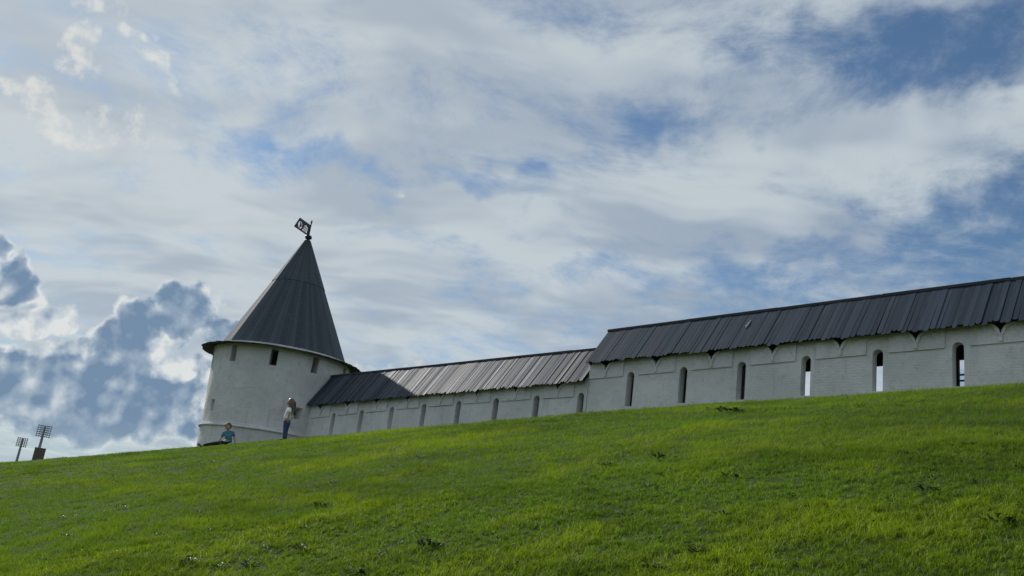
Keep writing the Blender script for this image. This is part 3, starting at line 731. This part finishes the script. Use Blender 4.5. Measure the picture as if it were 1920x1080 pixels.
def girl():
    px, py = -6.53, 29.05; left = math.atan2(-.247, -.969)
    X = frame(px, py, left - R(24))
    def part(nm, me, m, par): me = place(me, X); me.materials.clear(); me.materials.append(m); return obj(nm, me, m, par)
    H = dict(pel=((.05, 0, .66), (.10, .115)), bel=((.055, 0, .76), (.085, .10)), che=((.02, 0, .92), (.085, .115)), sho=((-.005, 0, 1.03), (.06, .085)), nek=((.01, 0, 1.09), .04), nk2=((.03, 0, 1.15), .04))
    E = chain(['pel', 'bel', 'che', 'sho', 'nek', 'nk2'])
    for s_, t in ((1, 'l'), (-1, 'r')):
        H['sh'+t] = ((-.01, s_*.135, 1.02), .042); H['el'+t] = ((-.055, s_*.185, .84), .031); H['wr'+t] = ((-.03 if s_ > 0 else .03, s_*.165, .68), .023)
        H['hp'+t] = ((.045, s_*.065, .60), .075); H['kn'+t] = ((.03 if s_ > 0 else .05, s_*.07, .34), .052); H['an'+t] = ((-.01 if s_ > 0 else .03, s_*.075, .07), .035); H['to'+t] = ((.11 if s_ > 0 else .15, s_*.085, .025), .03)
        E += [('sho', 'sh'+t)] + chain(['sh'+t, 'el'+t, 'wr'+t]) + [('pel', 'hp'+t)] + chain(['hp'+t, 'kn'+t, 'an'+t, 'to'+t])
    body = skin('body', H, E, 'pel')
    hm, ey, lp, HX = head((.055, 0, 1.235), .108, (1, .05, .04))
    hands = hand((-.03, .165, .69), (-.05, .15, .55), (1, 0, 0), .85) + hand((.03, -.165, .69), (.05, -.16, .55), (1, 0, 0), .85)
    body = joined('person', [body, hm] + hands)
    root = part('person', body, M['skin'], None)
    tag(root, 'child with long brown hair standing in white shirt and blue jeans', 'person')
    part('eyes', ey, M['eye'], root); part('lips', lp, M['lips'], root)
    sh = {k: (v_[0], tuple(q*1.18+.010 for q in (v_[1] if isinstance(v_[1], tuple) else (v_[1],)*2))) for k, v_ in H.items() if k in ('bel', 'che', 'sho')}
    sh['hem'] = ((.06, 0, .665), (.125, .145)); sh['col'] = ((.005, 0, 1.075), .052)
    es = chain(['hem', 'bel', 'che', 'sho', 'col'])
    for s_, t in ((1, 'l'), (-1, 'r')): sh['a'+t] = ((-.012, s_*.14, 1.015), .058); sh['b'+t] = ((-.045, s_*.178, .885), .060); es += [('sho', 'a'+t), ('a'+t, 'b'+t)]
    part('shirt', skin('shirt', sh, es, 'che'), M['white'], root)
    jn = dict(w=((.052, 0, .69), (.112, .128)), p=((.048, 0, .62), (.118, .135))); es = [('w', 'p')]
    for s_, t in ((1, 'l'), (-1, 'r')):
        jn['h'+t] = ((.045, s_*.066, .54), .088); jn['k'+t] = (H['kn'+t][0], .066); jn['a'+t] = ((H['an'+t][0][0], s_*.075, .045), .062); es += [('p', 'h'+t)] + chain(['h'+t, 'k'+t, 'a'+t])
    part('jeans', skin('jeans', jn, es, 'p'), M['jean'], root)
    for s_, t in ((1, 'l'), (-1, 'r')):
        a = H['an'+t][0]; q = blob('shoe', (a[0]+.055, a[1]+.006, .035), (.115, .045, .04), 12, 8, lambda p: Vector((p.x, p.y, max(p.z, -.75)))); part('shoe', q, M['shoe'], root)
    # hair: cap on the skull and long locks down the back
    r_ = .108; cap = blob('cap', (-.012, 0, .03), (r_*1.08, r_*.95, r_*1.16), 24, 16)
    bm = bmesh.new(); bm.from_mesh(cap); bmesh.ops.delete(bm, geom=[v_ for v_ in bm.verts if v_.co.x > .045 and v_.co.z < .078], context='VERTS'); bm.to_mesh(cap); bm.free(); cap.transform(HX)
    locks = [cap]; rr = random.Random(5)
    for i in range(64):
        t = rr.uniform(-1, 1); yy = t*.088; x0 = .055 - .088*math.sqrt(max(0, 1-t*t*.9)) ; L = rr.uniform(.30, .44)
        bl = rr.uniform(.0, .05)*(1 if rr.random() < .75 else 2.0)
        pts = [(x0+.02, yy*.9, 1.30), (x0-.022, yy, 1.22), (x0-.035-bl*.3, yy*1.05, 1.10), (x0-.055-bl*.8, yy*.95+rr.gauss(0, .01), 1.26-L*.65), (x0-.055-bl*1.5, yy*.8+rr.gauss(0, .02), 1.26-L)]
        locks.append(tube('l', pts, [.016, .018, .019, .015, .003], 5))
    for s_ in (-1, 1):
        for i in range(7):
            x0 = .05-.02*i; locks.append(tube('l', [(x0, s_*.078, 1.30), (x0-.012, s_*.102, 1.22), (x0-.025, s_*.105, 1.12), (x0-.045, s_*.10, .98-.02*i)], [.014, .017, .015, .003], 5))
    part('hair', joined('hair', locks), M['hair_l'], root)
girl()

def boy():
    px, py = -8.66, 30.45; los = math.atan2(py, px); left = los + math.pi/2
    drop = (gz(px, py) - gz(px+.9*math.cos(left), py+.9*math.sin(left)))/.9
    X = frame(px, py, left) @ Matrix.Rotation(math.atan(drop), 4, 'Y') @ Matrix(((1, 0, 0, 0), (0, 1, -.18, .02), (0, 0, .93, -.01), (0, 0, 0, 1)))   # leaning back on his arm
    # local x = towards his feet, y = towards the viewer (left of x), z = up ; torso turned to the viewer
    def part(nm, me, m, par): me = place(me, X); me.materials.clear(); me.materials.append(m); return obj(nm, me, m, par)
    H = dict(pel=((0, 0, .115), (.105, .115)), bel=((-.015, -.01, .23), (.10, .095)), che=((-.02, -.01, .37), (.12, .10)), sho=((-.02, -.015, .46), (.085, .07)), nek=((-.02, -.005, .51), .043), nk2=((-.02, .005, .555), .043),
             shl=((.125, 0, .455), .042), ell=((.215, .02, .275), .032), wrl=((.33, .03, .155), .024), shr=((-.16, -.02, .455), .042), elr=((-.205, -.05, .26), .032), wrr=((-.215, -.045, .06), .025))
    E = chain(['pel', 'bel', 'che', 'sho', 'nek', 'nk2']) + [('sho', 'shl'), ('sho', 'shr')] + chain(['shl', 'ell', 'wrl']) + chain(['shr', 'elr', 'wrr'])
    for s_, t in ((1, 'a'), (-1, 'b')):
        H['hp'+t] = ((.06, s_*.075, .105), .08); H['kn'+t] = ((.46, s_*.075, .13 if s_ < 0 else .10), .055); H['an'+t] = ((.84, s_*.07, .06), .036); H['to'+t] = ((.93, s_*.08, .13), .03)
        E += [('pel', 'hp'+t)] + chain(['hp'+t, 'kn'+t, 'an'+t, 'to'+t])
    hm, ey, lp, HX = head((-.025, .015, .655), .112, (.35, 1, .02))
    body = joined('person', [skin('body', H, E, 'pel'), hm] + hand((.33, .03, .155), (.45, .05, .12), (0, 1, 0), .9) + hand((-.215, -.045, .06), (-.235, .06, .012), (1, 0, 0), .9))
    root = part('person', body, M['skin'], None); tag(root, 'child with short dark hair reclining on the grass in teal shirt', 'person')
    part('eyes', ey, M['eye'], root); part('lips', lp, M['lips'], root)
    sh = dict(hem=((-.002, 0, .06), (.135, .14)), hm2=((-.002, 0, .15), (.13, .135)), bel=((-.015, -.01, .25), (.122, .115)), che=((-.02, -.01, .37), (.140, .118)), sho=((-.02, -.015, .45), (.10, .085)), col=((-.02, -.008, .515), .056))
    es = chain(['hem', 'hm2', 'bel', 'che', 'sho', 'col'])
    for t, s_ in (('l', 1), ('r', -1)):
        a = Vector(H['sh'+t][0]); b = Vector(H['el'+t][0]); sh['a'+t] = (tuple(a), .064); sh['b'+t] = (tuple(a.lerp(b, .45)), .060); sh['c'+t] = (tuple(a.lerp(b, .85)), .058); es += [('sho', 'a'+t)] + chain(['a'+t, 'b'+t, 'c'+t])
    part('shirt', skin('shirt', sh, es, 'che'), M['sleeve'], root)
    pr = blob('shirt_print', (-.015, .045, .27), (.105, .085, .16), 14, 10); part('shirt_print', pr, M['teal'], root)
    tr = dict(w=((.0, 0, .15), (.118, .128)), p=((.01, 0, .10), (.115, .128))); es = [('w', 'p')]
    for s_, t in ((1, 'a'), (-1, 'b')):
        tr['h'+t] = ((.10, s_*.077, .105), .09); tr['k'+t] = (H['kn'+t][0], .072); tr['m'+t] = ((.68, s_*.072, .09), .062); tr['n'+t] = ((.80, s_*.07, .065), .054); es += [('p', 'h'+t)] + chain(['h'+t, 'k'+t, 'm'+t, 'n'+t])
    part('trousers', skin('trousers', tr, es, 'p'), M['navy'], root)
    for s_ in (1, -1):
        q = blob('shoe', (0, 0, 0), (.115, .046, .045), 12, 8, lambda p: Vector((p.x, p.y, max(p.z, -.7)))); q.transform(Matrix.Translation((.90, s_*.078, .085)) @ Matrix.Rotation(R(-48), 4, 'Y')); so_ = part('shoe', q, M['shoe'], root)
        q = blob('sole', (0, 0, -.034), (.118, .048, .014), 12, 6); q.transform(Matrix.Translation((.90, s_*.078, .085)) @ Matrix.Rotation(R(-48), 4, 'Y')); part('sole', q, M['sole'], so_)
    r_ = .112; cap = blob('cap', (-.018, 0, .025), (r_*1.10, r_*.95, r_*1.18), 24, 16)
    bm = bmesh.new(); bm.from_mesh(cap); bmesh.ops.delete(bm, geom=[v_ for v_ in bm.verts if (v_.co.x > .05 and v_.co.z < .07) or v_.co.z < -.07], context='VERTS'); bm.to_mesh(cap); bm.free(); 
    tufts = [cap]; rr = random.Random(2)
    for i in range(70):
        a = rr.uniform(0, 6.28); e_ = rr.uniform(.25, 1.5); d = Vector((math.cos(a)*math.cos(e_), math.sin(a)*math.cos(e_), math.sin(e_)))
        p = Vector((-.018+d.x*r_*1.06, d.y*r_*.92, .025+d.z*r_*1.14)); q = p + Vector((.03*math.cos(a), .03*math.sin(a), -.018+rr.uniform(0, .02)))
        tufts.append(tube('t', [p-d*.01, p.lerp(q, .5)+d*.008, q], [.014, .012, .002], 5))
    hr = joined('hair', tufts); hr.transform(HX); part('hair', hr, M['hair_d'], root)
boy()

# ------------------------------------------------------------------ lawn
PATCH = [(-1.84, 10.7, .75, .22), (-2.21, 10.33, .6, .2), (-2.51, 9.82, .5, .2), (-4.0, 10.0, .9, .2), (-1.33, 17.41, 1.6, .7), (-.65, 17.8, 1.5, .8), (.43, 9.13, .55, .2), (3.31, 14.49, .9, .5),
         (1.03, 12.24, .5, .3), (.89, 8.11, .5, .25), (.04, 7.7, .7, .25), (1.79, 6.87, .6, .3), (2.6, 7.63, .7, .35), (-1.18, 13.33, .8, .3), (-2.49, 16.1, 1.4, .5), (-3.3, 24.0, 2.0, 1.2)]
def build_grass():
    amax, amin = R(50), R(-44)
    def scatter(count, d0, d1, pw):
        uu = rng.random(count); q = pw+1
        D = (d0**q + uu*(d1**q-d0**q))**(1/q) if abs(q) > 1e-6 else d0*(d1/d0)**uu
        A = rng.uniform(amin, amax, count)
        return D*np.sin(A), D*np.cos(A), D
    def tufts(count, per, d0, d1, pw, near):
        X, Y, D = scatter(count, d0, d1, pw); sc = np.clip(D/9., 1, 2.2)
        rad = rng.uniform(.012, .040, count)*sc; big_ = rng.uniform(.6, 1.4, count)
        X = np.repeat(X, per); Y = np.repeat(Y, per); D = np.repeat(D, per); a = rng.uniform(0, 2*np.pi, count*per); q = np.sqrt(rng.random(count*per))
        r_ = q*np.repeat(rad, per)
        return X+np.cos(a)*r_, Y+np.sin(a)*r_, D, near, a, q, np.repeat(big_, per)
    sets = [tufts(44000, 11, 4.2, 11.5, .1, True), tufts(165000, 8, 11, 60, -1.1, False)]
    allv, allf, allc, base = [], [], [], 0
    for X, Y, D, near, TA, TQ, TB in sets:
        s, n = SN(X, Y); cr_ = np.interp(s, [-140, -60, -3, 34, 60], [17, 14, 11, 6., 5.])
        ok = (n > cr_ - 1.0) & (D > 4.5)
        X, Y, D, TA, TQ, TB = (q_[ok] for q_ in (X, Y, D, TA, TQ, TB)); k = len(X); Z = ground_z(X, Y)
        pt = np.zeros(k)
        for a, b, ra, rb in PATCH:
            lx = (X-a)*.82+(Y-b)*.57; ly = -(X-a)*.57+(Y-b)*.82
            wob = .5*(fbm(X*2.1, Y*2.1, 21, 3)-.5)
            pt = np.maximum(pt, np.clip(1.25 - np.sqrt((lx/ra)**2+(ly/rb)**2)*.8 + wob*1.6, 0, 1))
        big = fbm(X*.32, Y*.32, 31, 4); mid = fbm(X*1.3, Y*1.3, 41, 3); fin = fbm(X*6., Y*6., 51, 2)
        pt = np.clip(pt + np.clip((mid-.60)*3.0, 0, .5), 0, 1)
        al = X*UX+Y*UY; ac = X*NX+Y*NY; streak = fbm(al*.28+7, ac*1.15, 81, 4)
        pt = np.clip(pt + np.clip((streak-.58)*4.0, 0, .45), 0, 1)
        dark = np.clip((.5*fbm(X*.9+50, Y*.9, 61, 4)+.5*fbm(al*.4, ac*1.6, 91, 4)-.52)*7, 0, 1)
        hgt = (.021 + .020*rng.random(k))*(.72+.55*fin+.35*mid)*(1+.75*pt+.25*dark)*TB
        s2, n2_ = SN(X, Y); edge = np.clip(1-(n2_-np.interp(s2, [-140, -60, -3, 34, 60], [17, 14, 11, 6., 5.]))/6., 0, 1)
        tall = rng.random(k) < .006+.05*edge*(fin > .5); hgt[tall] *= 2.3
        wid = (.0042+.0028*rng.random(k))*(1.0 if near else 1.0)*np.clip(D/10., 1, 3.2)**.75
        th = rng.uniform(0, 2*np.pi, k); ln = np.abs(rng.normal(.25, .25, k)) + .75*TQ; la = TA + rng.normal(0, .5, k)
        wx, wy = np.cos(th)*wid/2, np.sin(th)*wid/2
        lx, ly = np.cos(la)*ln*hgt + .20*hgt*UX, np.sin(la)*ln*hgt + .20*hgt*UY
        g0 = np.stack([.116+.024*rng.random(k), .196+.034*rng.random(k), .017+.006*rng.random(k)], -1)
        y0 = np.array([.265, .335, .020]); d0 = np.array([.058, .105, .016]); s0 = np.array([.22, .19, .075])
        tone = (.74+.54*big)[:, None]
        c = g0*tone; c = c*(1-.75*pt[:, None]) + y0*(.75*pt[:, None]); c = c*(1-.55*dark[:, None]) + d0*(.55*dark[:, None])
        dry = (rng.random(k) < .03)[:, None]; c = np.where(dry, s0, c)
        c = c*((.74+.52*rng.random(k))*(.82+.36*(TB-.6)))[:, None]
        b0 = np.stack([X-wx, Y-wy, Z-.006], -1); b1 = np.stack([X+wx, Y+wy, Z-.006], -1)
        if near:
            m0 = np.stack([X-wx*.8+lx*.35, Y-wy*.8+ly*.35, Z+hgt*.58], -1); m1 = np.stack([X+wx*.8+lx*.35, Y+wy*.8+ly*.35, Z+hgt*.58], -1)
            tp = np.stack([X+lx*1.25, Y+ly*1.25, Z+hgt*np.clip(1-.25*ln, .5, 1)], -1)
            v = np.stack([b0, b1, m1, m0, tp], 1).reshape(-1, 3); i = np.arange(k)[:, None]*5 + base
            f = np.concatenate([i+[0, 1, 2], i+[0, 2, 3], i+[3, 2, 4]], 1).reshape(-1, 3); cc = np.repeat(c, 5, 0); base += 5*k
        else:
            tp = np.stack([X+lx, Y+ly, Z+hgt], -1); v = np.stack([b0, b1, tp], 1).reshape(-1, 3); i = np.arange(k)[:, None]*3 + base
            f = (i+[0, 1, 2]).reshape(-1, 3); cc = np.repeat(c, 3, 0); base += 3*k
        allv.append(v); allf.append(f); allc.append(cc)
    v = np.concatenate(allv).astype(np.float32); f = np.concatenate(allf).astype(np.int32); c = np.concatenate(allc).astype(np.float32)
    me = bpy.data.meshes.new('grass'); nf = len(f)
    me.vertices.add(len(v)); me.vertices.foreach_set('co', v.ravel())
    me.loops.add(nf*3); me.loops.foreach_set('vertex_index', f.ravel())
    me.polygons.add(nf); me.polygons.foreach_set('loop_start', np.arange(0, nf*3, 3, dtype=np.int32))
    at = me.attributes.new('tint', 'FLOAT_COLOR', 'POINT'); at.data.foreach_set('color', np.concatenate([c, np.ones((len(c), 1), np.float32)], 1).ravel())
    me.update(calc_edges=True)
    o = obj('grass', me, M['blade']); tag(o, 'short green lawn grass covering the hillside', 'grass', None, 'stuff')
build_grass()

def weed_mesh(seed, size, count):
    rr = random.Random(seed); v = []; f = []
    for i in range(count):
        a = rr.uniform(0, 6.283); d = rr.random()**.6*size*.75; bx, by = math.cos(a)*d, math.sin(a)*d; L = rr.uniform(.045, .085)*(size/.16)**.4; w = L*rr.uniform(.28, .42)
        t = a + rr.gauss(0, .8); up = rr.uniform(.25, 1.1); ux, uy = math.cos(t), math.sin(t); h0 = rr.uniform(.02, .075)*(1.2-d/size)
        pts = []
        for q, ww, zz_ in ((0, .15, 0), (.35, .9, .22), (.7, .8, .30), (1., .0, .22)):
            x_, y_, z_ = bx+ux*L*q*math.cos(up*.6), by+uy*L*q*math.cos(up*.6), h0+L*zz_*up*1.6
            pts += [(x_-uy*w*ww*.5, y_+ux*w*ww*.5, z_), (x_, y_, z_-.006*ww), (x_+uy*w*ww*.5, y_-ux*w*ww*.5, z_)]
        b = len(v); v += pts
        for q in range(3):
            for e_ in (0, 1): f.append((b+q*3+e_, b+q*3+e_+1, b+(q+1)*3+e_+1, b+(q+1)*3+e_))
    me = mesh('weed', v, f, True); me.materials.append(M['leaf']); return me
WEEDS = [(-2.76, 9.28, .13, 'glossy dark weed clump at the bottom left edge of the lawn'), (-2.39, 8.97, .10, 'small leafy weed just right of the bottom left weed clump'),
         (-2.0, 11.51, .10, 'lone dark weed tuft beside the yellowish grass streak'), (-.43, 8.47, .16, 'wide dark weed clump low in the lawn below the tower gap'),
         (1.32, 6.89, .13, 'darkest glossy weed clump at the bottom edge right of centre'), (1.69, 7.12, .11, 'pale-glinting weed rosette just above the bottom edge clump'),
         (3.82, 6.73, .14, 'leafy weed clump close to the right edge of the lawn'), (3.89, 7.98, .12, 'dark weed tuft uphill from the right edge clump'),
         (2.23, 11.99, .16, 'dark weed mat on the mid slope right of centre'), (1.56, 11.78, .14, 'dark weed mat left of the mid slope one'),
         (4.46, 16.96, .45, 'long low strip of broad-leaved weeds near the crest below the wall'), (-2.11, 8.96, .10, 'small scattered weed right of the bottom left pair'),
         (-1.74, 9.36, .10, 'weed sprig below the yellowish streak of grass'), (-.98, 8.0, .12, 'weed clump on the bottom edge left of centre'), (2.64, 9.89, .12, 'dark weed tuft on the right of the mid slope')]
for i, (x_, y_, sz, lab) in enumerate(WEEDS):
    o = obj('weed', weed_mesh(i, sz, int(26+sz*170))); o.location = (x_, y_, gz(x_, y_)-.005)
    if sz > .3: o.scale = (1.25, .5, 1); o.rotation_euler.z = R(-8)
    tag(o, lab, 'weed', 'broad-leaved weeds in the lawn')
def sprinkle():
    rr = random.Random(77); bm = bmesh.new(); kinds = [weed_mesh(100+i, .07, 9) for i in range(5)]; 
    v = []; f = []
    for i in range(420):
        D = 6 + 18*rr.random()**1.3; A = R(rr.uniform(-32, 32)); x_, y_ = D*math.sin(A), D*math.cos(A)
        if fbm(np.array([x_*.5]), np.array([y_*.5]), 71, 3)[0] < .47: continue
        me = kinds[rr.randrange(5)]; t = rr.uniform(0, 6.28); sc = rr.uniform(.6, 1.25); z_ = gz(x_, y_)-.008; b = len(v)
        for q in me.vertices: v.append((x_+(q.co.x*math.cos(t)-q.co.y*math.sin(t))*sc, y_+(q.co.x*math.sin(t)+q.co.y*math.cos(t))*sc, z_+q.co.z*sc))
        for p in me.polygons: f.append(tuple(b+k for k in p.vertices))
    o = obj('clover', mesh('clover', v, f, True), M['leaf']); tag(o, 'tiny clover leaves sprinkled through the lawn', 'clover', None, 'stuff')
sprinkle()
x_, y_ = -7.86, 15.33; z_ = gz(x_, y_)
stick = tube('stick', [(x_-.34, y_-.05, z_+.07), (x_-.12, y_-.01, z_+.06), (x_+.06, y_, z_+.035), (x_+.075, y_-.03, z_+.02), (x_-.05, y_-.10, z_+.012), (x_-.3, y_-.16, z_+.03)], [.022, .020, .018, .020, .016, .010], 7)
tag(obj('stick', stick, M['bark']), 'brown bent stick lying on the lawn at the left edge', 'stick')
